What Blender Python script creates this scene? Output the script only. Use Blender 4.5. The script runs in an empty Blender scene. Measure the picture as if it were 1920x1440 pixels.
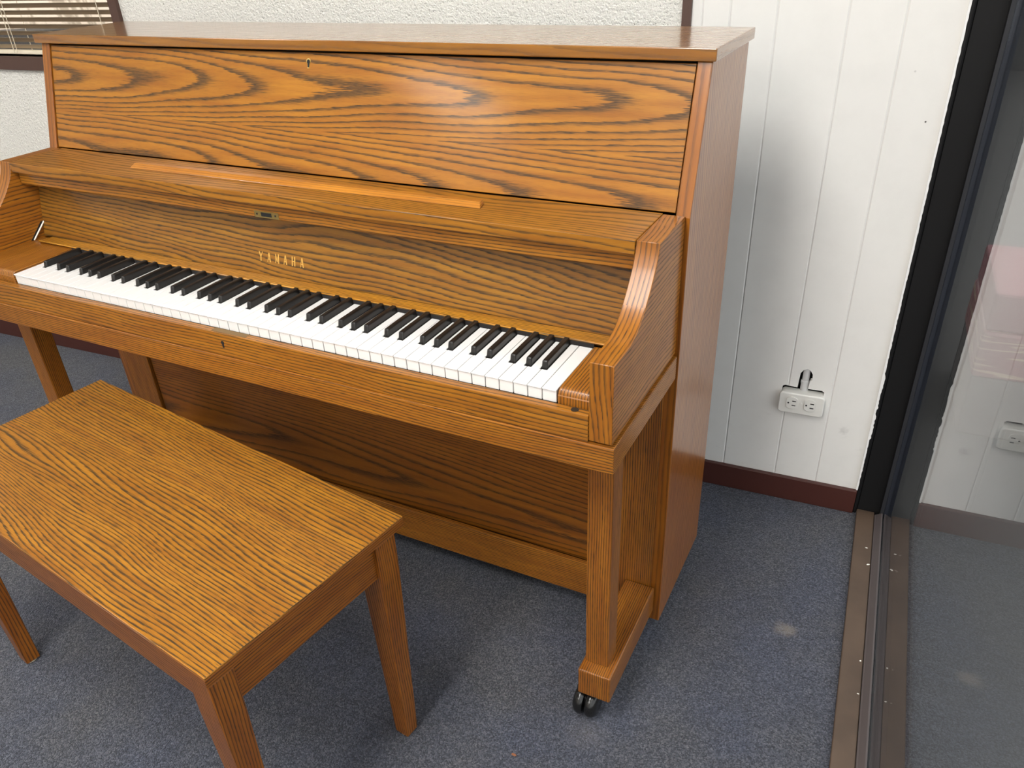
import bpy, bmesh, math, random
from mathutils import Vector, Matrix
random.seed(7)
S = bpy.context.scene
COL = S.collection

# ------------------------------------------------------------------ view
S.view_settings.view_transform = 'Standard'
S.view_settings.look = 'None'
S.view_settings.gamma = 1.0
S.view_settings.use_curve_mapping = False
S.view_settings.exposure = 0.43
S.cycles.use_denoising = True
S.cycles.max_bounces = 10
S.cycles.diffuse_bounces = 5
S.cycles.glossy_bounces = 5
S.cycles.transparent_max_bounces = 10
S.cycles.caustics_reflective = False
S.cycles.caustics_refractive = False

# ------------------------------------------------------------------ camera
F, U0, V0 = 1484.2, 953.5, 757.9
yaw, pitch, roll = 0.4956, -0.5462, -0.0494
f = Vector((-math.sin(yaw) * math.cos(pitch), math.cos(yaw) * math.cos(pitch), math.sin(pitch)))
r = Vector((math.cos(yaw), math.sin(yaw), 0))
u = r.cross(f)
r2 = math.cos(roll) * r + math.sin(roll) * u
u2 = -math.sin(roll) * r + math.cos(roll) * u
cam = bpy.data.cameras.new('camera')
co = bpy.data.objects.new('camera', cam)
COL.objects.link(co)
M = Matrix.Identity(4)
for i in range(3):
    M[i][0], M[i][1], M[i][2] = r2[i], u2[i], -f[i]
M[0][3], M[1][3], M[2][3] = 1.6259, -0.893, 1.3061
co.matrix_world = M
cam.sensor_fit = 'HORIZONTAL'
cam.sensor_width = 36
cam.lens = F * 36 / 1920
cam.shift_x = (960 - U0) / 1920
cam.shift_y = (V0 - 720) / 1920
cam.clip_start = 0.02
S.camera = co

# ------------------------------------------------------------------ mesh helper
class MB:
    """Collects shapes into one mesh; uv in metres with u along the grain axis."""
    def __init__(s):
        s.bm = bmesh.new()

    def face(s, vs):
        return s.bm.faces.new([s.bm.verts.new(v) for v in vs])

    def hexa(s, c):
        v = [s.bm.verts.new(p) for p in c]
        for q in ((0, 3, 2, 1), (4, 5, 6, 7), (0, 1, 5, 4), (1, 2, 6, 5), (2, 3, 7, 6), (3, 0, 4, 7)):
            s.bm.faces.new([v[i] for i in q])
        return s

    def box(s, x0, x1, y0, y1, z0, z1):
        return s.hexa([(x0, y0, z0), (x1, y0, z0), (x1, y1, z0), (x0, y1, z0),
                       (x0, y0, z1), (x1, y0, z1), (x1, y1, z1), (x0, y1, z1)])

    def frustum(s, a, b):
        """a, b = (x0,x1,y0,y1,z) bottom and top rectangles"""
        ax0, ax1, ay0, ay1, az = a
        bx0, bx1, by0, by1, bz = b
        return s.hexa([(ax0, ay0, az), (ax1, ay0, az), (ax1, ay1, az), (ax0, ay1, az),
                       (bx0, by0, bz), (bx1, by0, bz), (bx1, by1, bz), (bx0, by1, bz)])

    def prism(s, prof, axis, a0, a1):
        """prof: list of 2d points in the plane of the two other axes (cyclic order)"""
        def P(p, a):
            if axis == 'x': return (a, p[0], p[1])
            if axis == 'y': return (p[0], a, p[1])
            return (p[0], p[1], a)
        A = [s.bm.verts.new(P(p, a0)) for p in prof]
        B = [s.bm.verts.new(P(p, a1)) for p in prof]
        n = len(prof)
        for i in range(n):
            s.bm.faces.new((A[i], A[(i + 1) % n], B[(i + 1) % n], B[i]))
        s.bm.faces.new(A[::-1])
        s.bm.faces.new(B)
        return s

    def lathe(s, prof, centre, axis='z', seg=32):
        """prof: (radius, height) pairs; closes at the axis"""
        rings = []
        for (rr, h) in prof:
            ring = []
            for k in range(seg):
                t = 2 * math.pi * k / seg
                a, b = rr * math.cos(t), rr * math.sin(t)
                p = {'z': (a, b, h), 'x': (h, a, b), 'y': (b, h, a)}[axis]
                ring.append(s.bm.verts.new((p[0] + centre[0], p[1] + centre[1], p[2] + centre[2])))
            rings.append(ring)
        for q in range(len(rings) - 1):
            for k in range(seg):
                s.bm.faces.new((rings[q][k], rings[q][(k + 1) % seg], rings[q + 1][(k + 1) % seg], rings[q + 1][k]))
        s.bm.faces.new(rings[0][::-1])
        s.bm.faces.new(rings[-1])
        return s

    def tube(s, p0, p1, rad, seg=10):
        p0, p1 = Vector(p0), Vector(p1)
        d = (p1 - p0).normalized()
        a = d.orthogonal().normalized()
        b = d.cross(a)
        A, B = [], []
        for k in range(seg):
            t = 2 * math.pi * k / seg
            o = (a * math.cos(t) + b * math.sin(t)) * rad
            A.append(s.bm.verts.new(p0 + o))
            B.append(s.bm.verts.new(p1 + o))
        for k in range(seg):
            s.bm.faces.new((A[k], A[(k + 1) % seg], B[(k + 1) % seg], B[k]))
        s.bm.faces.new(A[::-1])
        s.bm.faces.new(B)
        return s

    def build(s, name, mat, parent=None, grain='x', off=None, bevel=0.0, seg=2, smooth=None):
        bm = s.bm
        bmesh.ops.recalc_face_normals(bm, faces=bm.faces)
        uvl = bm.loops.layers.uv.new('UVMap')
        g = 'xyz'.index(grain)
        if off is None:
            off = (random.uniform(-9, 9), random.uniform(-9, 9))
        for fc in bm.faces:
            n = fc.normal
            k = max(range(3), key=lambda i: abs(n[i]))
            if k == g:
                a, b = (g + 1) % 3, (g + 2) % 3
            else:
                a, b = g, 3 - g - k
            for lp in fc.loops:
                lp[uvl].uv = (lp.vert.co[a] + off[0], lp.vert.co[b] + off[1])
        me = bpy.data.meshes.new(name)
        bm.to_mesh(me)
        bm.free()
        if smooth is not None:
            for p in me.polygons: p.use_smooth = True
            me.set_sharp_from_angle(angle=math.radians(smooth))
        o = bpy.data.objects.new(name, me)
        if mat: me.materials.append(mat)
        COL.objects.link(o)
        if parent: o.parent = parent
        if bevel:
            m = o.modifiers.new('edge', 'BEVEL')
            m.width = bevel
            m.segments = seg
            m.limit_method = 'ANGLE'
            m.angle_limit = math.radians(40)
        return o

def empty(name, loc=(0, 0, 0), rz=0):
    o = bpy.data.objects.new(name, None)
    o.empty_display_size = 0.1
    o.location = loc
    o.rotation_euler = (0, 0, rz)
    COL.objects.link(o)
    return o

def tag(o, label=None, cat=None, group=None, kind=None):
    if label: o['label'] = label
    if cat: o['category'] = cat
    if group: o['group'] = group
    if kind: o['kind'] = kind
    return o

# ------------------------------------------------------------------ materials
TH = 0.055
ORI = (1.6427, 0.8759, 0.0)
def w2r(x, y):
    c, s_ = math.cos(TH), math.sin(TH)
    dx, dy = x - ORI[0], y - ORI[1]
    return (c * dx + s_ * dy, -s_ * dx + c * dy)

def srgb(r_, g_, b_):
    def c(v):
        v /= 255
        return v / 12.92 if v <= 0.04045 else ((v + 0.055) / 1.055) ** 2.4
    return (c(r_), c(g_), c(b_), 1)

class NT:
    def __init__(s, name):
        s.m = bpy.data.materials.new(name)
        s.m.use_nodes = True
        s.t = s.m.node_tree
        s.b = s.t.nodes['Principled BSDF']
        s.out = s.t.nodes['Material Output']
    def n(s, typ, **kw):
        x = s.t.nodes.new(typ)
        for k, v in kw.items(): setattr(x, k, v)
        return x
    def put(s, sock, v):
        if hasattr(v, 'links') or isinstance(v, bpy.types.NodeSocket): s.t.links.new(v, sock)
        else: sock.default_value = v
    def math(s, op, a, b=0.0, c=None, clamp=False):
        x = s.n('ShaderNodeMath', operation=op, use_clamp=clamp)
        s.put(x.inputs[0], a); s.put(x.inputs[1], b)
        if c is not None: s.put(x.inputs[2], c)
        return x.outputs[0]
    def comb(s, a, b, c=0.0):
        x = s.n('ShaderNodeCombineXYZ')
        s.put(x.inputs[0], a); s.put(x.inputs[1], b); s.put(x.inputs[2], c)
        return x.outputs[0]
    def noise(s, vec, scale=1.0, detail=2.0, rough=0.5, dist=0.0):
        x = s.n('ShaderNodeTexNoise')
        s.put(x.inputs['Vector'], vec)
        x.inputs['Scale'].default_value = scale
        x.inputs['Detail'].default_value = detail
        x.inputs['Roughness'].default_value = rough
        x.inputs['Distortion'].default_value = dist
        return x.outputs['Fac']
    def ramp(s, fac, stops, interp='LINEAR'):
        x = s.n('ShaderNodeValToRGB')
        x.color_ramp.interpolation = interp
        e = x.color_ramp.elements
        while len(e) < len(stops): e.new(0.5)
        for i, (p, c) in enumerate(stops):
            e[i].position = p
            e[i].color = c if len(c) == 4 else (*c, 1)
        s.put(x.inputs[0], fac)
        return x.outputs['Color']
    def mix(s, fac, a, b, blend='MIX'):
        x = s.n('ShaderNodeMix', data_type='RGBA', blend_type=blend)
        s.put(x.inputs[0], fac); s.put(x.inputs[6], a); s.put(x.inputs[7], b)
        return x.outputs[2]
    def uv(s):
        x = s.n('ShaderNodeUVMap')
        x.uv_map = 'UVMap'
        sp = s.n('ShaderNodeSeparateXYZ')
        s.t.links.new(x.outputs[0], sp.inputs[0])
        return sp.outputs[0], sp.outputs[1]
    def objco(s):
        x = s.n('ShaderNodeTexCoord')
        sp = s.n('ShaderNodeSeparateXYZ')
        s.t.links.new(x.outputs['Object'], sp.inputs[0])
        return x.outputs['Object'], sp.outputs[0], sp.outputs[1], sp.outputs[2]
    def bump(s, h, strength, dist):
        x = s.n('ShaderNodeBump')
        x.inputs['Strength'].default_value = strength
        x.inputs['Distance'].default_value = dist
        s.put(x.inputs['Height'], h)
        s.t.links.new(x.outputs[0], s.b.inputs['Normal'])
    def base(s, c): s.put(s.b.inputs['Base Color'], c)
    def rough(s, v): s.put(s.b.inputs['Roughness'], v)

def plain(name, col, rough=0.5, metal=0.0, coat=0.0):
    t = NT(name)
    t.base(col); t.rough(rough)
    t.b.inputs['Metallic'].default_value = metal
    t.b.inputs['Coat Weight'].default_value = coat
    return t.m

OAK_LIGHT = (0.400, 0.164, 0.015)
OAK_MID = (0.285, 0.102, 0.010)
OAK_DARK = (0.050, 0.027, 0.010)

def oak(name, a=1.2, b=0.0, c=110.0, P=10.0, v0=0.0, amp=1.5, nu=2.0, nv=10.0, dark=1.0, width=1.0,
        tint=(1, 1, 1), rough=0.36, coat=0.28, poreamt=0.55, jit=0.5, crough=0.12):
    """Ring index f = a*u + b*d*d + c*v + noise, d = distance from the centre line of a cathedral row."""
    t = NT(name)
    U, V = t.uv()
    d = t.math('PINGPONG', t.math('SUBTRACT', V, v0), P / 2)
    fr = t.math('ADD', t.math('MULTIPLY', U, a), t.math('MULTIPLY', t.math('MULTIPLY', d, d), b))
    fr = t.math('ADD', fr, t.math('MULTIPLY', V, c))
    n1 = t.noise(t.comb(t.math('MULTIPLY', U, nu), t.math('MULTIPLY', V, nv), 3.1), 1.0, 2.0, 0.5)
    fr = t.math('ADD', fr, t.math('MULTIPLY', t.math('SUBTRACT', n1, 0.5), amp * 2))
    n2 = t.noise(t.comb(t.math('MULTIPLY', U, 26.0), t.math('MULTIPLY', V, 620.0), 0.7), 1.0, 2.0, 0.6)
    fr = t.math('ADD', fr, t.math('MULTIPLY', t.math('SUBTRACT', n2, 0.5), jit))
    ph = t.math('FRACT', fr)
    w = width
    ring = t.ramp(ph, [(0.0, (1, 1, 1)), (0.13 * w, (0.85, 0.85, 0.85)), (0.40 * w, (0.12, 0.12, 0.12)),
                       (0.62, (0, 0, 0)), (0.93, (0.03, 0.03, 0.03)), (1.0, (1, 1, 1))])
    # fine open pores, dashes along the grain, denser in the dark bands
    n3 = t.noise(t.comb(t.math('MULTIPLY', U, 45.0), t.math('MULTIPLY', V, 1500.0), 5.0), 1.0, 1.0, 0.5)
    pores = t.ramp(n3, [(0.50, (0, 0, 0)), (0.66, (1, 1, 1))])
    n4 = t.noise(t.comb(t.math('MULTIPLY', U, 5.0), t.math('MULTIPLY', V, 60.0), 9.0), 1.0, 2.0, 0.5)
    k = t.math('MULTIPLY', ring, t.math('ADD', t.math('MULTIPLY', pores, 0.35), 0.78))
    k = t.math('ADD', k, t.math('MULTIPLY', pores, 0.16 * poreamt * 2))
    k = t.math('MULTIPLY', k, dark, clamp=True)
    L = tuple(OAK_LIGHT[i] * tint[i] for i in range(3)) + (1,)
    Mi = tuple(OAK_MID[i] * tint[i] for i in range(3)) + (1,)
    D = tuple(OAK_DARK[i] * tint[i] for i in range(3)) + (1,)
    basec = t.mix(t.ramp(n4, [(0.3, (0, 0, 0)), (0.7, (1, 1, 1))]), Mi, L)
    t.base(t.mix(k, basec, D))
    t.rough(t.math('ADD', t.math('MULTIPLY', k, 0.15), rough))
    t.b.inputs['Coat Weight'].default_value = coat
    t.b.inputs['Coat Roughness'].default_value = crough
    t.b.inputs['Specular IOR Level'].default_value = 0.35
    t.b.inputs['IOR'].default_value = 1.45
    t.bump(t.math('SUBTRACT', 1.0, k), 0.12, 0.0004)
    return t.m

M_PANEL = oak('oak_cathedral_panel', a=5.0, b=900.0, c=0.0, P=0.150, v0=0.045, amp=2.6, nu=1.25, nv=5.0, jit=0.5, width=0.85, dark=1.1, coat=0.3)
M_FALL = oak('oak_fallboard', a=5.0, b=0.0, c=112.0, amp=5.0, nu=1.7, nv=8.0, tint=(0.76, 0.83, 0.95), jit=0.6, width=1.0, dark=1.1)
M_STR = oak('oak_straight', a=1.5, c=215.0, amp=3.4, nu=1.8, nv=8.0, tint=(0.95, 0.88, 0.90), jit=0.5, width=0.95, crough=0.2, dark=1.15)
M_STRW = oak('oak_straight_wide', a=2.0, c=150.0, amp=3.4, nu=2.0, nv=8.0, tint=(0.98, 0.95, 0.95), jit=0.5, width=0.9, dark=1.1)
M_LID = oak('oak_lid', a=2.5, c=60.0, amp=2.6, nu=1.2, nv=6.0, tint=(0.80, 0.80, 0.85), coat=1.0, rough=0.25, dark=0.45, crough=0.14)
M_SHELF = oak('oak_shelf', a=3.5, c=85.0, amp=4.4, nu=1.6, nv=7.0, dark=0.95, jit=0.5, width=0.85, tint=(0.92, 0.94, 0.95))
M_GOLD_LIT = oak('oak_golden_lit_strip', a=1.0, c=190.0, amp=2.6, nu=1.5, nv=8.0, tint=(1.45, 1.6, 1.3), dark=1.1, jit=0.8)  # tint raised to paint in the light on the strip
M_LEDGE = oak('oak_ledge', a=1.0, c=240.0, amp=1.2, nu=1.5, nv=8.0, tint=(1.25, 1.2, 1.2), dark=0.5, jit=0.5, coat=0.8, crough=0.16)
M_ARM = oak('oak_arm', a=3.0, c=135.0, amp=4.0, nu=2.2, nv=7.0, tint=(0.90, 0.82, 0.85), jit=0.6, width=0.85, crough=0.2, dark=0.9)
M_SIDE = oak('oak_side', a=0.8, c=90.0, amp=3.2, nu=0.9, nv=6.0, tint=(0.84, 0.70, 0.80), coat=0.6, rough=0.28, dark=0.55, crough=0.14, jit=0.5)
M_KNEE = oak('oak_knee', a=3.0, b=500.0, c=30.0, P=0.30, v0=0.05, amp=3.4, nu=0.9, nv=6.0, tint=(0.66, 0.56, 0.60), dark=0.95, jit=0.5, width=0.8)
M_LEG = oak('oak_leg', a=1.0, c=230.0, amp=3.0, nu=1.4, nv=8.0, tint=(0.82, 0.72, 0.75), jit=0.5, dark=1.1, width=0.9, coat=0.45)
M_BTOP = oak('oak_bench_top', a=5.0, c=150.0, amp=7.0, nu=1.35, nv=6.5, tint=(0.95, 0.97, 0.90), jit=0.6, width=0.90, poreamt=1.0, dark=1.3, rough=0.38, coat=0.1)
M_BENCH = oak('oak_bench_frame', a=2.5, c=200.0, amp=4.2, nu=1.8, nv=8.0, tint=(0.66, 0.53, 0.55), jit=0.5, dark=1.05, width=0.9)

M_BRASS = plain('brass', (0.75, 0.55, 0.2, 1), 0.28, 1.0)
M_STEEL = plain('bright_metal', (0.95, 0.90, 0.78, 1), 0.35, 0.5)
M_BLACK = plain('black_void', (0.004, 0.004, 0.004, 1), 0.8)
M_GILT = plain('gilt_letters', srgb(212, 166, 84), 0.4, 0.2)
M_FELT = plain('dark_felt', (0.012, 0.010, 0.010, 1), 0.95)
M_IVORY = plain('white_key_plastic', (0.77, 0.77, 0.765, 1), 0.2, 0.0, 0.3)
M_KEYGAP = plain('key_gap', (0.10, 0.10, 0.11, 1), 0.9)
M_EBONY = plain('black_key_plastic', (0.007, 0.006, 0.0055, 1), 0.36)
M_RUBBER = plain('caster_black', (0.008, 0.008, 0.008, 1), 0.22)
M_BROWN = plain('brown_baseboard', srgb(70, 36, 30), 0.42)
M_TRIM = plain('brown_trim', srgb(84, 62, 54), 0.5)
M_ALU = plain('black_aluminium', (0.005, 0.005, 0.0055, 1), 0.6)
M_ALU.node_tree.nodes['Principled BSDF'].inputs['Specular IOR Level'].default_value = 0.25
M_GASKET = plain('dark_gasket', (0.012, 0.013, 0.017, 1), 0.6)
M_SLAT = plain('blind_slat', srgb(176, 158, 134), 0.5)
M_CORD = plain('blind_cord', srgb(232, 222, 200), 0.7)
M_PLATE = plain('outlet_plastic', srgb(224, 223, 218), 0.4)
M_PIPE = plain('painted_conduit', srgb(205, 205, 206), 0.45)
M_GLIDE = plain('furniture_glide', srgb(200, 190, 170), 0.4)
M_SCREW = plain('dark_screw', (0.05, 0.04, 0.03, 1), 0.5, 0.6)

def m_carpet():
    t = NT('blue_grey_carpet')
    co_, x, y, z = t.objco()
    vo = t.n('ShaderNodeTexVoronoi')
    vo.inputs['Scale'].default_value = 400.0
    t.put(vo.inputs['Vector'], co_)
    sp = t.n('ShaderNodeSeparateColor')
    t.t.links.new(vo.outputs['Color'], sp.inputs[0])
    n1 = t.noise(co_, 520.0, 2.0, 0.7)
    n3 = t.noise(co_, 4.0, 3.0, 0.6)
    n4 = t.noise(co_, 120.0, 2.0, 0.6)
    val = t.math('ADD', t.math('MULTIPLY', sp.outputs[0], 0.75), t.math('MULTIPLY', n1, 0.25))
    c = t.ramp(val, [(0.10, (0.022, 0.025, 0.034)), (0.42, (0.052, 0.057, 0.071)), (0.66, (0.088, 0.093, 0.110)), (0.86, (0.135, 0.139, 0.155)), (0.97, (0.30, 0.295, 0.29))])
    c2 = t.ramp(n4, [(0.35, (0.90, 0.905, 0.92)), (0.65, (1.07, 1.065, 1.05))])
    c = t.mix(1.0, c, c2, 'MULTIPLY')
    c3 = t.ramp(n3, [(0.35, (0.84, 0.91, 1.12)), (0.65, (1.02, 1.0, 0.98))])
    c = t.mix(1.0, c, c3, 'MULTIPLY')
    c = t.mix(1.0, c, (0.86, 0.86, 0.86, 1), 'MULTIPLY')
    for (wx, wy, rad, amt) in ((1.563, 0.407, 0.030, 0.45), (1.28, -0.005, 0.05, 0.12)):   # worn pale spots
        sx, sy = w2r(wx, wy)
        dx = t.math('SUBTRACT', x, sx); dy = t.math('MULTIPLY', t.math('SUBTRACT', y, sy), 1.2)
        dd = t.math('SQRT', t.math('ADD', t.math('MULTIPLY', dx, dx), t.math('MULTIPLY', dy, dy)))
        dd = t.math('ADD', dd, t.math('MULTIPLY', t.math('SUBTRACT', t.noise(co_, 60.0, 2.0), 0.5), 0.03))
        k = t.math('MULTIPLY', t.math('SUBTRACT', 1.0, t.math('DIVIDE', dd, rad), clamp=True), amt)
        c = t.mix(k, c, (0.33, 0.28, 0.22, 1))
    t.base(c)
    t.rough(0.95)
    t.b.inputs['Sheen Weight'].default_value = 0.1
    t.bump(t.math('SUBTRACT', 1.0, t.math('MULTIPLY', vo.outputs['Distance'], 0.8)), 0.8, 0.0035)
    return t.m

def m_stipple():
    t = NT('stippled_wall')
    co_, x, y, z = t.objco()
    n1 = t.noise(co_, 112.0, 3.0, 0.65)
    n2 = t.noise(co_, 240.0, 2.0, 0.6)
    pits = t.ramp(n2, [(0.30, (0.35, 0.35, 0.33)), (0.40, (1, 1, 1))])
    t.base(t.mix(1.0, (0.86, 0.85, 0.80, 1), pits, 'MULTIPLY'))
    t.rough(0.85)
    t.bump(t.math('ADD', n1, t.math('MULTIPLY', n2, 0.5)), 0.9, 0.009)
    return t.m

GROOVES = (-0.475, -0.42, -0.33, -0.2005, -0.101)
def m_panelling():
    t = NT('painted_panelling')
    co_, x, y, z = t.objco()
    h = None
    for g in GROOVES:
        k = t.math('SUBTRACT', 1.0, t.math('DIVIDE', t.math('ABSOLUTE', t.math('SUBTRACT', x, g)), 0.0025), clamp=True)
        h = k if h is None else t.math('MAXIMUM', h, k)
    n = t.noise(co_, 14.0, 4.0, 0.6)
    fine = t.noise(co_, 260.0, 2.0, 0.5)
    c = t.mix(t.ramp(n, [(0.45, (0, 0, 0)), (0.8, (1, 1, 1))]), (0.80, 0.79, 0.765, 1), (0.765, 0.755, 0.73, 1))
    # scuffs low on the panel
    sc = t.noise(t.comb(t.math('MULTIPLY', x, 22.0), t.math('MULTIPLY', z, 40.0), 2.0), 1.0, 5.0, 0.7)
    low = t.math('SUBTRACT', 1.0, t.math('DIVIDE', z, 0.35), clamp=True)
    c = t.mix(t.math('MULTIPLY', t.ramp(sc, [(0.62, (0, 0, 0)), (0.75, (1, 1, 1))]), t.math('MULTIPLY', low, 0.35)), c, (0.42, 0.40, 0.37, 1))
    for (px, pz, rad, col, am) in ((-0.0315, 0.945, 0.0022, (0.01, 0.01, 0.01, 1), 1.0), (-0.060, 0.228, 0.013, (0.45, 0.44, 0.42, 1), 0.3), (-0.068, 1.035, 0.003, (0.55, 0.54, 0.52, 1), 0.7)):
        dx = t.math('SUBTRACT', x, px); dz = t.math('SUBTRACT', z, pz)
        dd = t.math('SQRT', t.math('ADD', t.math('MULTIPLY', dx, dx), t.math('MULTIPLY', dz, dz)))
        dd = t.math('ADD', dd, t.math('MULTIPLY', t.math('SUBTRACT', t.noise(co_, 150.0, 2.0), 0.5), rad * 1.3))
        c = t.mix(t.math('MULTIPLY', t.math('SUBTRACT', 1.0, t.math('DIVIDE', dd, rad), clamp=True), am * 1.6, clamp=True), c, col)
    t.base(c)
    t.rough(0.38)
    hh = t.math('SUBTRACT', t.math('MULTIPLY', fine, 0.06), t.math('MULTIPLY', h, 1.0))
    t.bump(hh, 0.55, 0.003)
    return t.m

def m_sill():
    t = NT('brown_sill_paint')
    co_, x, y, z = t.objco()
    n = t.noise(co_, 380.0, 3.0, 0.7)
    n2 = t.noise(co_, 9.0, 3.0, 0.6)
    c = t.mix(t.ramp(n2, [(0.35, (0, 0, 0)), (0.65, (1, 1, 1))]), (0.070, 0.046, 0.031, 1), (0.094, 0.062, 0.042, 1))
    t.base(t.mix(t.ramp(n, [(0.72, (0, 0, 0)), (0.80, (1, 1, 1))]), c, (0.35, 0.33, 0.30, 1)))
    t.rough(0.55)
    return t.m

def m_glass(name, tint):
    t = NT(name)
    geo = t.n('ShaderNodeNewGeometry')
    fr = t.n('ShaderNodeFresnel')
    t.put(fr.inputs['IOR'], t.math('SUBTRACT', 1.58, t.math('MULTIPLY', geo.outputs['Backfacing'], 1.58 - 1 / 1.58)))
    tr = t.n('ShaderNodeBsdfTransparent'); tr.inputs[0].default_value = tint
    gl = t.n('ShaderNodeBsdfGlossy'); gl.inputs['Roughness'].default_value = 0.0
    mx = t.n('ShaderNodeMixShader')
    t.t.links.new(fr.outputs[0], mx.inputs[0]); t.t.links.new(tr.outputs[0], mx.inputs[1]); t.t.links.new(gl.outputs[0], mx.inputs[2])
    t.t.links.new(mx.outputs[0], t.out.inputs[0])
    return t.m

def m_film():
    t = NT('creased_pink_film')
    co_, x, y, z = t.objco()
    n = t.noise(t.comb(t.math('MULTIPLY', x, 5.0), t.math('MULTIPLY', y, 5.0), t.math('MULTIPLY', z, 60.0)), 1.0, 3.0, 0.6, 0.6)
    k = t.ramp(n, [(0.53, (0, 0, 0)), (0.60, (1, 1, 1))])
    t.base(t.mix(k, (0.32, 0.115, 0.125, 1), (0.62, 0.48, 0.33, 1)))
    t.rough(0.4)
    return t.m

def m_pale():
    t = NT('outside_pale_backdrop')
    co_, x, y, z = t.objco()
    n = t.noise(t.comb(t.math('ADD', t.math('MULTIPLY', x, 6.0), t.math('MULTIPLY', z, 2.0)), 0.0, t.math('MULTIPLY', z, 1.5)), 1.0, 3.0, 0.7)
    t.base(t.mix(t.ramp(n, [(0.44, (1, 1, 1)), (0.50, (0, 0, 0))]), (0.92, 0.80, 0.66, 1), (0.50, 0.42, 0.32, 1)))  # painted streaks stand in for reflections between the blind slats
    t.rough(0.9)
    return t.m

def m_emit(name, col, st):
    t = NT(name)
    e = t.n('ShaderNodeEmission')
    e.inputs[0].default_value = col; e.inputs[1].default_value = st
    t.t.links.new(e.outputs[0], t.out.inputs[0])
    return t.m

M_CARPET, M_STIP, M_PAN, M_SILL = m_carpet(), m_stipple(), m_panelling(), m_sill()
M_GLASS = m_glass('window_glass', (0.86, 0.88, 0.89, 1))
M_PANE = m_glass('blind_window_glass', (0.9, 0.9, 0.9, 1))
M_FILM = m_film()
M_WALLP = plain('plain_wall_paint', (0.78, 0.75, 0.70, 1), 0.8)
M_CEIL = plain('ceiling_paint', (0.82, 0.80, 0.76, 1), 0.9)

# ------------------------------------------------------------------ room (its own frame: corner of back wall and glass wall)
GX = 0.0685            # glass plane
XL, YF, HC = -5.2, -4.6, 2.55
def room(o):
    o.location = ORI
    o.rotation_euler = (0, 0, TH)
    return o
def st(o):
    o['kind'] = 'structure'
    return o

fl = MB().box(XL - 0.1, 0.008, YF - 0.1, 0.12, -0.10, 0.0).build('floor', None)
fl.data.materials.append(M_CARPET)
# carpet coordinates in world terms: keep the mesh in the world frame
fl.location = ORI; fl.rotation_euler = (0, 0, TH); st(fl)
st(room(MB().box(XL - 0.1, GX + 0.3, YF - 0.1, 0.12, HC, HC + 0.1).build('ceiling', M_CEIL)))
st(room(MB().box(XL - 0.1, XL, YF, 0.10, 0.0, HC).build('wall_left', M_WALLP)))
st(room(MB().box(XL - 0.1, GX + 0.1, YF - 0.1, YF, 0.0, HC).build('wall_front', M_WALLP)))

# back wall, textured part with a window opening
WX0, WX1, WZ0, WZ1 = -3.60, -2.0815, 1.024, 2.02     # clear opening
TX = -0.515                                         # brown strip left edge
mb = MB()
mb.box(XL, WX0, 0.0, 0.10, 0.0, HC)
mb.box(WX1, TX, 0.0, 0.10, 0.0, HC)
mb.box(WX0, WX1, 0.0, 0.10, 0.0, WZ0)
mb.box(WX0, WX1, 0.0, 0.10, WZ1, HC)
st(room(mb.build('wall_back', M_STIP)))

# back wall, smooth panelled part with the ragged cut-out over the socket
def panel_wall():
    bm = bmesh.new()
    outer = [(-0.497, 0.0), (-0.0015, 0.0), (-0.0015, HC), (-0.497, HC)]
    hole = [(-0.2135, 0.290), (-0.2135, 0.3235), (-0.208, 0.3275), (-0.1795, 0.3255), (-0.1785, 0.349), (-0.1775, 0.365),
            (-0.172, 0.374), (-0.164, 0.3790), (-0.156, 0.3745), (-0.1505, 0.366), (-0.1495, 0.350), (-0.1535, 0.3495),
            (-0.1555, 0.326), (-0.124, 0.3265), (-0.1185, 0.323), (-0.1185, 0.290)]
    def loop(pts, y):
        vs = [bm.verts.new((p[0], y, p[1])) for p in pts]
        es = [bm.edges.new((vs[i], vs[(i + 1) % len(vs)])) for i in range(len(vs))]
        return vs, es
    fo, eo = loop(outer, 0.0)
    fh, eh = loop(hole, 0.0)
    bmesh.ops.triangle_fill(bm, edges=eo + eh, use_beauty=True)
    bo = [bm.verts.new((p[0], 0.012, p[1])) for p in outer]
    bh = [bm.verts.new((p[0], 0.012, p[1])) for p in hole]
    for A, B in ((fo, bo), (fh, bh)):
        for i in range(len(A)):
            j = (i + 1) % len(A)
            bm.faces.new((A[i], A[j], B[j], B[i]))
    m = MB(); m.bm = bm
    return m
st(room(panel_wall().build('wall_back_panelled', M_PAN)))
st(room(MB().box(-0.497, -0.0015, 0.028, 0.10, 0.0, HC).build('wall_back_core', M_BLACK)))

st(room(MB().box(TX, -0.496, -0.008, 0.03, 0.07, HC).build('trim_1', M_TRIM, bevel=0.002)))
def caulk():
    rnd = random.Random(3)
    L_, R_ = [], []
    z = 0.07
    while z < HC:
        rough_ = 0.0035 if 0.22 < z < 0.40 else 0.0012
        R_.append((-0.0008 + rnd.uniform(0, rough_), z))
        L_.append((-0.0042, z))
        z += 0.006
    return MB().prism(R_ + L_[::-1], 'y', -0.0074, -0.0002)
st(room(caulk().build('trim_2', plain('white_caulk', (0.85, 0.85, 0.84, 1), 0.6))))
st(room(MB().box(XL, -0.001, -0.012, 0.0, 0.0, 0.068).build('baseboard_back', M_BROWN, bevel=0.002)))

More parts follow.
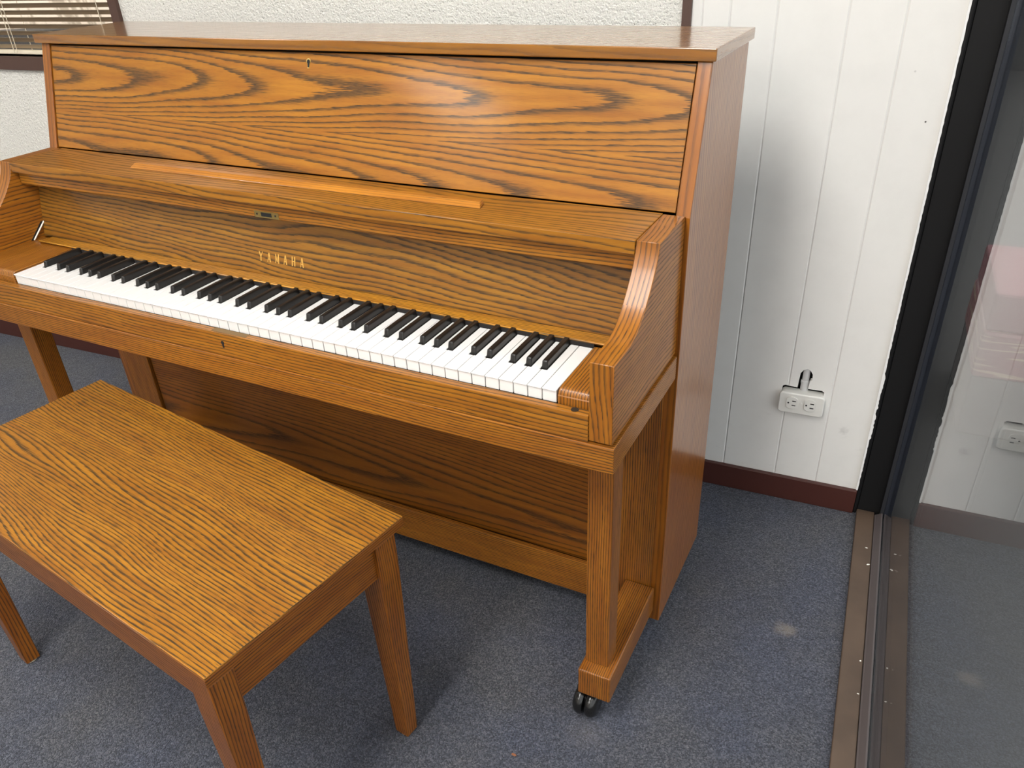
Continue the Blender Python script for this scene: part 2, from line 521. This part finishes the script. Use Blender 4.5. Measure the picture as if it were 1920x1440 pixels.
# storefront window: jamb, sill, bead and pane
w1 = st(room(empty('window_1')))
def jamb():
    m = MB()
    m.prism([(-0.0015, 0.0), (-0.0015, -0.004), (0.001, -0.0065), (0.0045, -0.0065), (0.007, -0.004), (0.0075, 0.002), (0.0085, 0.002),
             (0.0095, 0.0), (0.0595, 0.0), (0.0600, -0.004), (GX - 0.0002, -0.004), (GX - 0.0002, 0.10), (-0.0015, 0.10)], 'z', 0.0, HC)
    return m
jamb().build('jamb', M_ALU, w1)
MB().box(0.0605, GX - 0.0005, -0.012, -0.0045, 0.015, HC).build('gasket', M_GASKET, w1)
MB().box(GX - 0.0001, GX + 0.018, -0.0043, 0.10, 0.0, HC).build('outer_frame', plain('outer_frame_navy', srgb(52, 58, 74), 0.5), w1)
MB().box(0.008, 0.0490, YF, 0.0, 0.0, 0.010).build('sill', M_SILL, w1, bevel=0.002)
MB().prism([(0.0495, 0.0), (0.0665, 0.0), (0.0665, 0.020), (0.0630, 0.0200), (0.0525, 0.0135), (0.0495, 0.0125)], 'y', YF, -0.013).build('glazing_bead', plain('sill_bead', (0.075, 0.062, 0.062, 1), 0.5), w1, bevel=0.001)
MB().box(GX, GX + 0.005, YF, -0.0045, 0.004, HC).build('pane', M_GLASS, w1)
MB().box(GX + 0.0055, GX + 0.065, YF, -0.0045, 0.0, 0.012).box(GX - 0.0015, GX + 0.0055, YF, -0.0045, 0.0, 0.0039).build('outer_sill', M_GASKET, w1)

# window with the blind
w2 = st(room(empty('window_2')))
fr = MB()
fr.box(WX1, WX1 + 0.0285, -0.012, 0.10, WZ0 - 0.037, WZ1 + 0.04)
fr.box(WX0 - 0.03, WX0, -0.012, 0.10, WZ0 - 0.037, WZ1 + 0.04)
fr.box(WX0, WX1, -0.012, 0.10, WZ0 - 0.037, WZ0)
fr.box(WX0, WX1, -0.012, 0.10, WZ1, WZ1 + 0.04)
fr.build('frame', plain('window_frame_brown', srgb(78, 54, 46), 0.5), w2)
MB().box(WX0, WX1, 0.075, 0.080, WZ0, WZ1).build('pane', M_PANE, w2)

# ------------------------------------------------------------------ outside
st(room(MB().box(0.012, 12.0, -9.0, 7.0, -0.12, -0.02).build('ground_outside', plain('outside_concrete', (0.098, 0.098, 0.095, 1), 0.9))))
st(room(MB().box(GX + 0.08, 12.0, 7.0, 7.2, -0.02, 4.0).build('wall_across', plain('outside_grey_wall', (0.10, 0.10, 0.098, 1), 0.9))))
st(room(MB().box(XL - 6, 0.011, 0.13, 9.0, -0.12, -0.02).build('ground_behind', plain('outside_dark_soil', (0.03, 0.03, 0.028, 1), 0.9))))
st(room(MB().prism([(-9.5, 0.0), (-1.3, 0.0), (-1.3, 0.99), (-9.5, 0.71)], 'y', 1.9, 2.1).build('backdrop_outside_low', plain('outside_dark_backdrop', (0.03, 0.032, 0.035, 1), 0.9))))  # made-up backdrop, sloped so the lower slat gaps look dark
st(room(MB().box(-9.5, -1.3, 2.3, 2.5, 0.0, 3.0).build('backdrop_outside', m_pale())))  # made-up pale backdrop for the brightness between the slats

yl = bpy.data.lights.new('backdrop_fill_light', 'AREA')  # added fill light to brighten the pale backdrop, no real fixture
yl.energy = 30; yl.size = 2.0; yl.color = (1.0, 0.93, 0.84)
yo = bpy.data.objects.new('backdrop_fill_light', yl); COL.objects.link(yo)
_R = Matrix.Rotation(TH, 4, 'Z')
yo.matrix_world = Matrix.Translation(ORI) @ _R @ Matrix.Translation((-5.0, 1.0, 2.7)) @ Matrix.Rotation(math.radians(52), 4, 'X')

# ------------------------------------------------------------------ blind
bl = room(empty('window_blind'))
tag(bl, 'cream mini blind with thin horizontal slats hanging in the brown-framed window', 'blind')
slats = MB()
nz = 0
z = 1.0475
while z < WZ1 - 0.06:
    w_ = 0.0125
    ang = math.radians(33)
    pts = []
    for q in range(5):
        t_ = (q / 4 - 0.5) * 2 * w_
        pts.append((0.030 + t_ * math.cos(ang), z - t_ * math.sin(ang) + 0.0014 * (1 - (t_ / w_) ** 2)))
    prof = pts + [(p[0], p[1] - 0.0006) for p in pts[::-1]]
    slats.prism(prof, 'x', WX0 + 0.006, WX1 - 0.004)
    z += 0.0185
slats.build('slats', M_SLAT, bl, smooth=40)
MB().box(WX0 + 0.006, WX1 - 0.004, 0.019, 0.041, 1.0265, 1.0375).build('bottom_rail', M_CORD, bl, bevel=0.002)
MB().box(WX0 + 0.004, WX1 - 0.004, 0.015, 0.045, WZ1 - 0.035, WZ1 - 0.005).build('head_rail', M_SLAT, bl)
for x_, y_ in ((-2.552, 0.0135), (-2.538, 0.0135), (-2.514, 0.0465), (-2.155, 0.0135)):
    MB().tube((x_, y_, 1.03), (x_, y_, WZ1 - 0.03), 0.0010, 6).build('cord', M_CORD, bl)

# ------------------------------------------------------------------ socket
so = room(empty('wall_outlet'))
so.location = (Vector(ORI) + Matrix.Rotation(TH, 3, 'Z') @ Vector((-0.165, 0, 0.297)))
tag(so, 'ivory double wall outlet set sideways in a raised box under a ragged conduit cut-out', 'outlet')
def rrect(x0, x1, z0, z1, rr, n=5):
    P = []
    for cx, cz, a0 in ((x1 - rr, z1 - rr, 0), (x0 + rr, z1 - rr, 90), (x0 + rr, z0 + rr, 180), (x1 - rr, z0 + rr, 270)):
        for k in range(n + 1):
            t_ = math.radians(a0 + 90 * k / n)
            P.append((cx + rr * math.cos(t_), cz + rr * math.sin(t_)))
    return P
MB().prism(rrect(-0.049, 0.049, -0.032, 0.0195, 0.009), 'y', -0.012, 0.012).build('box', M_PLATE, so, smooth=40)
MB().prism(rrect(-0.0515, 0.0515, -0.0340, 0.0215, 0.009), 'y', -0.020, -0.0121).build('cover_plate', M_PLATE, so, bevel=0.003, seg=3, smooth=40)
for cx in (-0.0205, 0.0205):
    P = []
    for k in range(28):
        t_ = 2 * math.pi * k / 28
        P.append((cx + max(-0.0128, min(0.0128, 0.0165 * math.cos(t_))), -0.003 + 0.0165 * math.sin(t_)))
    rc = MB().prism(P, 'y', -0.0232, -0.0205).build('receptacle', M_PLATE, so, bevel=0.0006)
    sl = MB()
    for dz in (0.0052, -0.0062):
        sl.box(cx + 0.0005, cx + 0.0092, -0.02335, -0.0231, -0.003 + dz - 0.0013, -0.003 + dz + 0.0013)
    sl.lathe([(0.0022, -0.02335), (0.0022, -0.0231)], (cx - 0.0078, 0, -0.0035), 'y', 14)
    sl.build('slots', M_BLACK, rc)
MB().lathe([(0.0030, -0.0222), (0.0034, -0.0205)], (0.0, 0, -0.003), 'y', 16).build('screw', M_PLATE, so)
MB().lathe([(0.0092, 0.018), (0.0092, 0.038), (0.0102, 0.038), (0.0102, 0.0445), (0.0080, 0.0455), (0.0080, 0.060), (0.0078, 0.12)], (0.0005, 0.0125, 0.0), 'z', 24).build('conduit', M_PIPE, so, smooth=40)

# ------------------------------------------------------------------ bundle outside, behind the glass
bd = room(empty('wrapped_bundle'))
bd.location = Vector(ORI) + Matrix.Rotation(TH, 3, 'Z') @ Vector((0.245, 0.5, -0.02))
tag(bd, 'pink bundle in creased film standing outside the glass, seen faintly through it', 'bundle')
MB().box(0.0, 0.62, 0.0, 0.4, 0.19, 0.33).build('film_wrap', M_FILM, bd, bevel=0.01)
MB().box(0.004, 0.616, 0.004, 0.396, 0.33, 0.44).build('upper_sheet', plain('pink_sheet', (0.32, 0.12, 0.135, 1), 0.6), bd, bevel=0.008)
MB().box(0.004, 0.616, 0.004, 0.396, 0.0, 0.19).build('lower_sheet', plain('dusty_pink_sheet', (0.13, 0.118, 0.114, 1), 0.6), bd, bevel=0.008)

# ------------------------------------------------------------------ piano
pn = empty('upright_piano', (0.57, 0.28, 0.0))
tag(pn, 'brown oak upright piano standing against the back wall with open keyboard', 'piano')
class PB(MB):
    """piano shapes are given in world coordinates and stored relative to the piano's base point"""
    def build(s, *a, **k):
        for v in s.bm.verts: v.co -= Vector((0.57, 0.28, 0.0))
        return super().build(*a, **k)
BV = 0.0015

# side panels: vertical, leaning back above the arms
side = [(0.287, 0.034), (0.287, 0.905), (0.349, 1.1205), (0.583, 1.1205), (0.583, 0.034)]
PB().prism(side, 'x', 1.2985, 1.3215).build('side_panel', M_SIDE, pn, 'z', bevel=BV)
PB().prism(side, 'x', -0.183, -0.159).build('side_panel', M_SIDE, pn, 'z', bevel=BV)
PB().box(-0.195, 1.3275, 0.341, 0.594, 1.1212, 1.1393).build('lid', M_LID, pn, 'x', bevel=BV)
# upper panel with its cathedral figure; uv v is height
up = PB().prism([(0.2920, 0.9095), (0.3520, 1.1168), (0.3702, 1.1118), (0.3102, 0.9045)], 'x', -0.1570, 1.2965)
for v in up.bm.verts:
    pass
upo = up.build('upper_panel', M_PANEL, pn, 'x', off=(0.12, -0.91 - 0.105 + 0.0), bevel=0.001)
PB().box(-0.157, 1.2965, 0.372, 0.376, 0.62, 1.12).build('inner_panel', M_BLACK, pn)
PB().box(-0.158, 1.2975, 0.565, 0.578, 0.06, 1.118).build('back_panel', M_FELT, pn)
# keyhole of the upper panel
nrm = Vector((0, -0.203, 0.0588)).normalized()
def keyhole(x, y, z, n, s_, rim=True):
    ax = Vector((1, 0, 0)); up_ = n.cross(ax) * -1.0
    if up_.z < 0: up_ = -up_
    P = []
    for k in range(14):
        t_ = math.radians(-55 + (290) * k / 13)
        P.append((math.cos(t_) * 0.0036 * s_, math.sin(t_) * 0.0036 * s_ + 0.004 * s_))
    P += [(-0.0016 * s_, -0.006 * s_), (0.0016 * s_, -0.006 * s_)]
    def mk(sc, d0, d1):
        m = PB()
        c = Vector((x, y, z))
        A = [m.bm.verts.new(c + ax * p[0] * sc + up_ * ((p[1] + 0.001) * (1 + (sc - 1) * 0.6)) + n * d0) for p in P]
        B = [m.bm.verts.new(c + ax * p[0] * sc + up_ * ((p[1] + 0.001) * (1 + (sc - 1) * 0.6)) + n * d1) for p in P]
        k = len(P)
        for i in range(k): m.bm.faces.new((A[i], A[(i + 1) % k], B[(i + 1) % k], B[i]))
        m.bm.faces.new(B)
        return m
    return mk
kh = keyhole(0.570, 0.3465, 1.0965, nrm, 1.0)
k1 = kh(1.45, -0.002, 0.0009).build('keyhole', M_BRASS, upo)
k1.parent = upo
kh(1.0, -0.001, 0.0013).build('keyhole', M_BLACK, upo)

# shelf board (folded fallboard top) and music ledge
PB().box(-0.1425, 1.2780, 0.1570, 0.2905, 0.8865, 0.9080).build('fallboard_top', M_SHELF, pn, 'x', bevel=BV)
PB().hexa([(0.170, 0.2120, 0.9082), (0.994, 0.2120, 0.9082), (0.986, 0.240, 0.9082), (0.178, 0.240, 0.9082),
           (0.176, 0.2225, 0.9160), (0.988, 0.2225, 0.9160), (0.986, 0.236, 0.9160), (0.178, 0.236, 0.9160)]).build('music_ledge', M_LEDGE, pn, 'x', bevel=0.0012)
lip = PB().prism([(0.1685, 0.8600), (0.1695, 0.8835), (0.1950, 0.8835), (0.1950, 0.8570), (0.1710, 0.8570)], 'x', -0.1415, 1.2770).build('fallboard_lip', M_STRW, pn, 'x', bevel=0.001)
PB().box(0.537, 0.595, 0.1676, 0.1700, 0.8592, 0.8712).build('lock_plate', M_BRASS, lip)
PB().box(0.5535, 0.5780, 0.1671, 0.1677, 0.8618, 0.8690).build('lock_slot', M_BLACK, lip)
for x_ in (0.5435, 0.5875):
    PB().lathe([(0.0019, 0.1670), (0.0019, 0.1677)], (x_, 0, 0.8655), 'y', 12).build('lock_screw', M_SCREW, lip)
# fallboard inner face, tilted back
fb = PB().prism([(0.1780, 0.7375), (0.2085, 0.8640), (0.2230, 0.8605), (0.1925, 0.7340)], 'x', -0.1420, 1.2785).build('fallboard', M_FALL, pn, 'x', bevel=0.0008)
# lettering
def letters():
    m = PB()
    n = Vector((0, -0.1265, 0.0305)).normalized()
    upv = Vector((0, 0.0305, 0.1265)).normalized()
    org = Vector((0.0, 0.1780, 0.7375))
    def pt(x, h, d=0.0004): return org + Vector((x, 0, 0)) + upv * h + n * d
    def poly(pts):
        A = [m.bm.verts.new(pt(p[0], p[1], 0.0006)) for p in pts]
        B = [m.bm.verts.new(pt(p[0], p[1], -0.0003)) for p in pts]
        k = len(pts)
        m.bm.faces.new(A)
        for i in range(k): m.bm.faces.new((A[i], A[(i + 1) % k], B[(i + 1) % k], B[i]))
    def stroke(x0, h0, x1, h1, w0, w1=None):
        w1 = w0 if w1 is None else w1
        poly([(x0 - w0 / 2, h0), (x0 + w0 / 2, h0), (x1 + w1 / 2, h1), (x1 - w1 / 2, h1)])
    H0, H1 = 0.0265, 0.0445
    hm = (H0 + H1) / 2
    T, t2 = 0.0022, 0.0013
    xs = [0.5115 + 0.0203 * i for i in range(6)]
    for ch, cx in zip('YAMAHA', xs):
        if ch == 'Y':
            stroke(cx, H0, cx, hm + 0.001, T)
            stroke(cx, hm - 0.001, cx - 0.0042, H1, T, T); stroke(cx, hm - 0.001, cx + 0.0042, H1, t2, t2)
            stroke(cx - 0.0015, H0 + 0.0004, cx + 0.0015, H0 + 0.0004, 0.001)
        if ch == 'A':
            stroke(cx - 0.0034, H0, cx - 0.0002, H1, t2); stroke(cx + 0.0034, H0, cx + 0.0004, H1, T)
            poly([(cx - 0.0024, H0 + 0.0050), (cx + 0.0024, H0 + 0.0050), (cx + 0.0022, H0 + 0.0064), (cx - 0.0022, H0 + 0.0064)])
        if ch == 'M':
            stroke(cx - 0.0040, H0, cx - 0.0034, H1, t2); stroke(cx + 0.0040, H0, cx + 0.0036, H1, T)
            stroke(cx - 0.0034, H1, cx, H0 + 0.002, T, t2); stroke(cx, H0 + 0.002, cx + 0.0034, H1, t2, t2)
        if ch == 'H':
            stroke(cx - 0.0030, H0, cx - 0.0030, H1, T); stroke(cx + 0.0030, H0, cx + 0.0030, H1, T)
            poly([(cx - 0.003, hm - 0.0007), (cx + 0.003, hm - 0.0007), (cx + 0.003, hm + 0.0007), (cx - 0.003, hm + 0.0007)])
    return m
letters().build('lettering', M_GILT, fb)
# brass stay at the left
PB().tube((-0.1395, 0.1880, 0.7700), (-0.1395, 0.1500, 0.7360), 0.0017, 8).build('stay', M_STEEL, pn)
PB().hexa([(-0.1428, 0.1445, 0.7352), (-0.1424, 0.1445, 0.7352), (-0.1424, 0.150, 0.7352), (-0.1428, 0.150, 0.7352),
           (-0.1428, 0.1805, 0.7690), (-0.1424, 0.1805, 0.7690), (-0.1424, 0.186, 0.7690), (-0.1428, 0.186, 0.7690)]).build('stay_slot', M_BLACK, pn)
# golden strip behind the keys, its lit brightness painted into the tint
PB().prism([(0.1415, 0.7385), (0.1415, 0.7400), (0.1425, 0.7412), (0.1772, 0.7382), (0.1772, 0.7250), (0.1600, 0.7250)], 'x', -0.1120, 1.2785).build('key_strip', M_GOLD_LIT, pn, 'x', bevel=0.0006)
# cheek blocks with a rounded front
def cheek(x0, x1, yb):
    P = [(yb, 0.668), (-0.0005, 0.668), (-0.0005, 0.724)]
    for k in range(7):
        t_ = math.radians(180 - 90 * k / 6)
        P.append((0.0105 + 0.011 * math.cos(t_), 0.724 + 0.011 * math.sin(t_)))
    P += [(yb, 0.735)]
    return PB().prism(P, 'x', x0, x1)
cheek(1.2245, 1.2735, 0.141).build('cheek_block', M_STR, pn, 'y', bevel=0.0015, smooth=35)
cheek(-0.1425, -0.0025, 0.1765).build('cheek_block', M_STR, pn, 'y', bevel=0.0015, smooth=35)

# arms: flat nose, concave sweep up to the flat top
def arm_profile():
    P = [(0.2860, 0.6705), (-0.0175, 0.6705), (-0.0175, 0.7975), (0.0250, 0.7975)]
    sw = [(0.045, 0.7985), (0.060, 0.8010), (0.074, 0.8060), (0.086, 0.8125), (0.097, 0.8200), (0.108, 0.8290), (0.118, 0.8390),
          (0.128, 0.8500), (0.137, 0.8610), (0.1445, 0.8710), (0.1505, 0.8810), (0.1550, 0.8910), (0.1580, 0.9000), (0.1595, 0.9080)]
    return P + sw + [(0.2860, 0.9080)]
for x0, x1 in ((1.2790, 1.3145), (-0.1785, -0.1430)):
    PB().prism(arm_profile(), 'x', x0, x1).build('arm', M_ARM, pn, 'y', bevel=0.0012, smooth=30)

# keybed, key slip
kb = PB()
kb.box(-0.1785, 1.3190, -0.0215, 0.2835, 0.6232, 0.6668)
kb.box(-0.1765, 1.3120, -0.0120, 0.2835, 0.6668, 0.6704)
kb.build('keybed', M_STR, pn, 'x', bevel=BV)
ks = PB().box(-0.1425, 1.2785, -0.0185, -0.0025, 0.6672, 0.7120).build('key_slip', M_STRW, pn, 'x', bevel=0.0012)
keyhole(0.586, -0.0185, 0.6890, Vector((0, -1, 0)), 1.0)(1.0, -0.001, 0.0006).build('keyhole', M_BLACK, ks)
PB().lathe([(0.0058, 0.7119), (0.0058, 0.7126)], (1.2550, -0.0100, 0), 'z', 20).build('dowel', M_SCREW, ks)
PB().box(0.560, 0.640, -0.0150, -0.0030, 0.7119, 0.7124).build('felt_pad', plain('olive_felt', srgb(112, 88, 55), 0.9), ks)

# keyboard
kbd = PB()
kbd.box(-0.0015, 1.2235, 0.0020, 0.2400, 0.6690, 0.7080)
kbd.box(-0.0015, 1.2235, 0.1420, 0.1590, 0.7080, 0.7380)
kbo = kbd.build('keyboard', M_FELT, pn)
WK = 1.222 / 52
ZK, ZF = 0.7305, 0.7095
gap = 0.00045
seq = 'CDEFGAB'
shift = {'C': -0.0025, 'D': 0.0025, 'F': -0.0035, 'G': 0.0, 'A': 0.0030}
names = [seq[(i + 5) % 7] for i in range(52)]
blacks = {}
for i, nme in enumerate(names[:-1]):
    if nme in shift: blacks[i] = (i + 1) * WK + shift[nme]
YN = 0.0505
HB = 0.0062
for i in range(52):
    x0, x1 = i * WK + gap, (i + 1) * WK - gap
    lx = blacks[i - 1] + HB if (i - 1) in blacks else None
    rx = blacks[i] - HB if i in blacks else None
    P = [(x0, 0.0), (x1, 0.0)]
    if rx is not None: P += [(x1, YN), (rx, YN), (rx, 0.1418)]
    else: P += [(x1, 0.1418)]
    if lx is not None: P += [(lx, 0.1418), (lx, YN), (x0, YN)]
    else: P += [(x0, 0.1418)]
    k = PB().prism(P, 'z', ZK - 0.0022, ZK)
    k.box(x0 + 0.0003, x1 - 0.0003, 0.0016, 0.0500, ZF, ZK - 0.0022)
    k.build('white_key', M_IVORY, kbo, bevel=0.0005, seg=1)
for i, cx in blacks.items():
    k = PB()
    w0, w1 = 0.0054, 0.0044
    zt, zb = ZK + 0.0118, ZK - 0.014
    yb = 0.1418
    # sloped nose, tapered sides, rounded top edges through the bevel
    k.hexa([(cx - w0, YN + 0.0008, zb), (cx + w0, YN + 0.0008, zb), (cx + w0, yb, zb), (cx - w0, yb, zb),
            (cx - w1, YN + 0.0060, zt), (cx + w1, YN + 0.0060, zt), (cx + w1, yb, zt + 0.0006), (cx - w1, yb, zt + 0.0006)])
    k.build('black_key', M_EBONY, kbo, bevel=0.0022, seg=3, smooth=50)

# lower case
PB().box(1.2080, 1.3000, 0.2830, 0.3030, 0.0450, 0.6230).build('lower_stile', M_LEG, pn, 'z', bevel=BV)
PB().box(-0.1600, -0.0690, 0.2830, 0.3030, 0.0450, 0.6230).build('lower_stile', M_LEG, pn, 'z', bevel=BV)
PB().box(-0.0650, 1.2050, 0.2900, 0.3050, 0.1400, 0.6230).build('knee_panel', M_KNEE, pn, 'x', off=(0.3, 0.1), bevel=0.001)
PB().box(-0.1060, 1.2050, 0.2700, 0.2820, 0.0600, 0.1475).build('bottom_rail', M_STR, pn, 'x', bevel=BV)
PB().box(-0.1580, 1.2975, 0.3060, 0.5640, 0.0600, 0.0750).build('bottom_board', M_FELT, pn)  # unseen floor of the case, put in to block light
for x0, x1, tx0, tx1, cx in ((1.2515, 1.2955, 1.2467, 1.3095, 1.2600), (-0.1540, -0.1100, -0.1690, -0.1062, -0.1380)):
    PB().box(x0, x1, 0.0505, 0.0945, 0.1292, 0.6232).build('leg', M_LEG, pn, 'z', bevel=0.0018)
    PB().box(tx0, tx1, 0.0250, 0.2826, 0.0660, 0.1290).build('toe_block', M_LEG, pn, 'y', bevel=0.003)
    c = PB()
    c.lathe([(0.012, 0.034), (0.012, 0.066)], (cx, 0.057, 0), 'z', 20)
    c.box(cx - 0.0040, cx + 0.0040, 0.030, 0.068, 0.020, 0.050)
    c.box(cx - 0.022, cx + 0.022, 0.042, 0.080, 0.045, 0.062)
    ca = c.build('caster', M_RUBBER, pn, bevel=0.003)
    for s_ in (-1, 1):
        prof = [(0.008, 0.0235), (0.015, 0.0240), (0.022, 0.0225), (0.0265, 0.0190), (0.0290, 0.0145), (0.0298, 0.0105), (0.0290, 0.0060), (0.0265, 0.0030), (0.008, 0.0026)]
        PB().lathe([(rr, s_ * h) for rr, h in prof], (cx, 0.043, 0.0300), 'x', 36).build('wheel', M_RUBBER, ca, smooth=40)

# ------------------------------------------------------------------ bench
BTH = -0.1394
bn = empty('piano_bench', (1.0029, -0.1112, 0.0), BTH)
tag(bn, 'rectangular oak bench with tapered legs standing before the piano', 'bench')
BW, BD, BZ = 0.8588, 0.3768, 0.5106
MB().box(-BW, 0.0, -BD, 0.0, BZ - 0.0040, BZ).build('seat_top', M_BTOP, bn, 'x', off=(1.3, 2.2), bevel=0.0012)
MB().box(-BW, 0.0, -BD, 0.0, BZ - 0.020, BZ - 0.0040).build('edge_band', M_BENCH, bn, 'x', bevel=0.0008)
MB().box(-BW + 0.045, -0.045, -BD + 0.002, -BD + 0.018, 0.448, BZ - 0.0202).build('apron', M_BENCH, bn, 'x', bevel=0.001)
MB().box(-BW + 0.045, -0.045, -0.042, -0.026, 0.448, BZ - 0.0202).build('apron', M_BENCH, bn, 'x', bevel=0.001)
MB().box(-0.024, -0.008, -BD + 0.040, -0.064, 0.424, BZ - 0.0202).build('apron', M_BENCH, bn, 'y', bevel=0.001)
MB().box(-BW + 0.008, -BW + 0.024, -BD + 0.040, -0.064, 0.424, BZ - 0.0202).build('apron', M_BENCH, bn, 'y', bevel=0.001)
for sx in (0, 1):
    for sy in (0, 1):
        tx = (-0.048, -0.001) if sx else (-BW + 0.001, -BW + 0.048)
        bx = (-0.046, -0.016) if sx else (-BW + 0.016, -BW + 0.046)
        ty = (-0.065, -0.022) if sy else (-BD + 0.001, -BD + 0.042)
        by = (-0.052, -0.024) if sy else (-BD + 0.014, -BD + 0.042)
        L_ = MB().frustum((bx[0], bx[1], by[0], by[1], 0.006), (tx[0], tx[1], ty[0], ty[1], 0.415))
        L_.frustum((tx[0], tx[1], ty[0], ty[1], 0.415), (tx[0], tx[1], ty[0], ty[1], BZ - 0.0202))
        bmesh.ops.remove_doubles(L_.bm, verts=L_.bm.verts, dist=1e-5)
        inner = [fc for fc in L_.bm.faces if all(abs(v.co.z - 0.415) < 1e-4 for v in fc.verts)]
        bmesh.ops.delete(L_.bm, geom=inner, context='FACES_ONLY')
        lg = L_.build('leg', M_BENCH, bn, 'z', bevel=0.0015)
        MB().lathe([(0.011, 0.0), (0.012, 0.003), (0.012, 0.0059)], ((bx[0] + bx[1]) / 2, (by[0] + by[1]) / 2, 0), 'z', 20).build('glide', M_GLIDE, lg)

# ------------------------------------------------------------------ small litter on sill and carpet
chip_spots = [((0.0375, -0.147), 0.0060, 'white paint flake lying on brown sill, long sliver nearest the corner'),
              ((0.0440, -0.206), 0.0070, 'white chalky crumb on the brown sill, largest of the flakes'),
              ((0.0440, -0.505), 0.0045, 'white paint flake on the brown sill beside its ridge, second from the camera'),
              ((0.0440, -0.590), 0.0045, 'white paint flake on the brown sill nearest the camera')]
for (p, s_, lab) in chip_spots:
    m = MB()
    n = 6
    top = []
    pts = [(math.cos(2 * math.pi * k / n) * s_ * random.uniform(0.35, 0.6), math.sin(2 * math.pi * k / n) * s_ * random.uniform(0.2, 0.45)) for k in range(n)]
    m.prism(pts, 'z', 0.0, 0.0012)
    o = m.build('paint_flake', plain('flake_white', (0.8, 0.78, 0.72, 1), 0.7))
    w = Matrix.Rotation(TH, 3, 'Z') @ Vector((p[0], p[1], 0.0101)) + Vector(ORI)
    o.location = w
    o.rotation_euler = (0, 0, random.uniform(-1, 1))
    tag(o, lab, 'paint flake', 'paint flakes on the window sill')
m = MB()
m.prism([(0.005, 0), (0.002, 0.0025), (-0.004, 0.002), (-0.005, -0.001), (0.001, -0.002)], 'z', 0.0, 0.002)
o = m.build('wood_crumb', plain('crumb_orange', srgb(146, 92, 60), 0.8))
o.location = (1.175, -0.105, 0.0002)
tag(o, 'small orange brown crumb on the blue carpet between bench and piano caster', 'crumb')

# ------------------------------------------------------------------ lamps
M_LFR = plain('lamp_frame', (0.8, 0.8, 0.8, 1), 0.5)
lights = [((0.88, -1.05), 20.5, 'ceiling light panel above the piano bench'),
          ((-1.70, -0.95), 12.0, 'ceiling light panel above the left end of the room'),
          ((0.85, -2.85), 19.0, 'ceiling light panel behind the camera on the glass side'),
          ((-1.55, -3.75), 14.0, 'ceiling light panel in the far front left of the room')]
for (p, stg, lab) in lights:
    L_ = empty('ceiling_light', (p[0], p[1], HC), TH)
    tag(L_, lab, 'ceiling light', 'ceiling light panels')
    fm = MB()
    fm.box(-0.32, 0.32, -0.62, -0.60, -0.03, -0.001); fm.box(-0.32, 0.32, 0.60, 0.62, -0.03, -0.001)
    fm.box(-0.32, -0.30, -0.60, 0.60, -0.03, -0.001); fm.box(0.30, 0.32, -0.60, 0.60, -0.03, -0.001)
    fm.build('frame', M_LFR, L_)
    MB().box(-0.2995, 0.2995, -0.5995, 0.5995, -0.022, -0.012).build('diffuser', m_emit('lamp_diffuser', (1.0, 0.968, 0.915, 1), stg), L_)

# ------------------------------------------------------------------ sky
W = bpy.data.worlds.new('World')
S.world = W
W.use_nodes = True
bg = W.node_tree.nodes['Background']
bg.inputs[0].default_value = (1.0, 0.98, 0.96, 1)
bg.inputs[1].default_value = 1.9
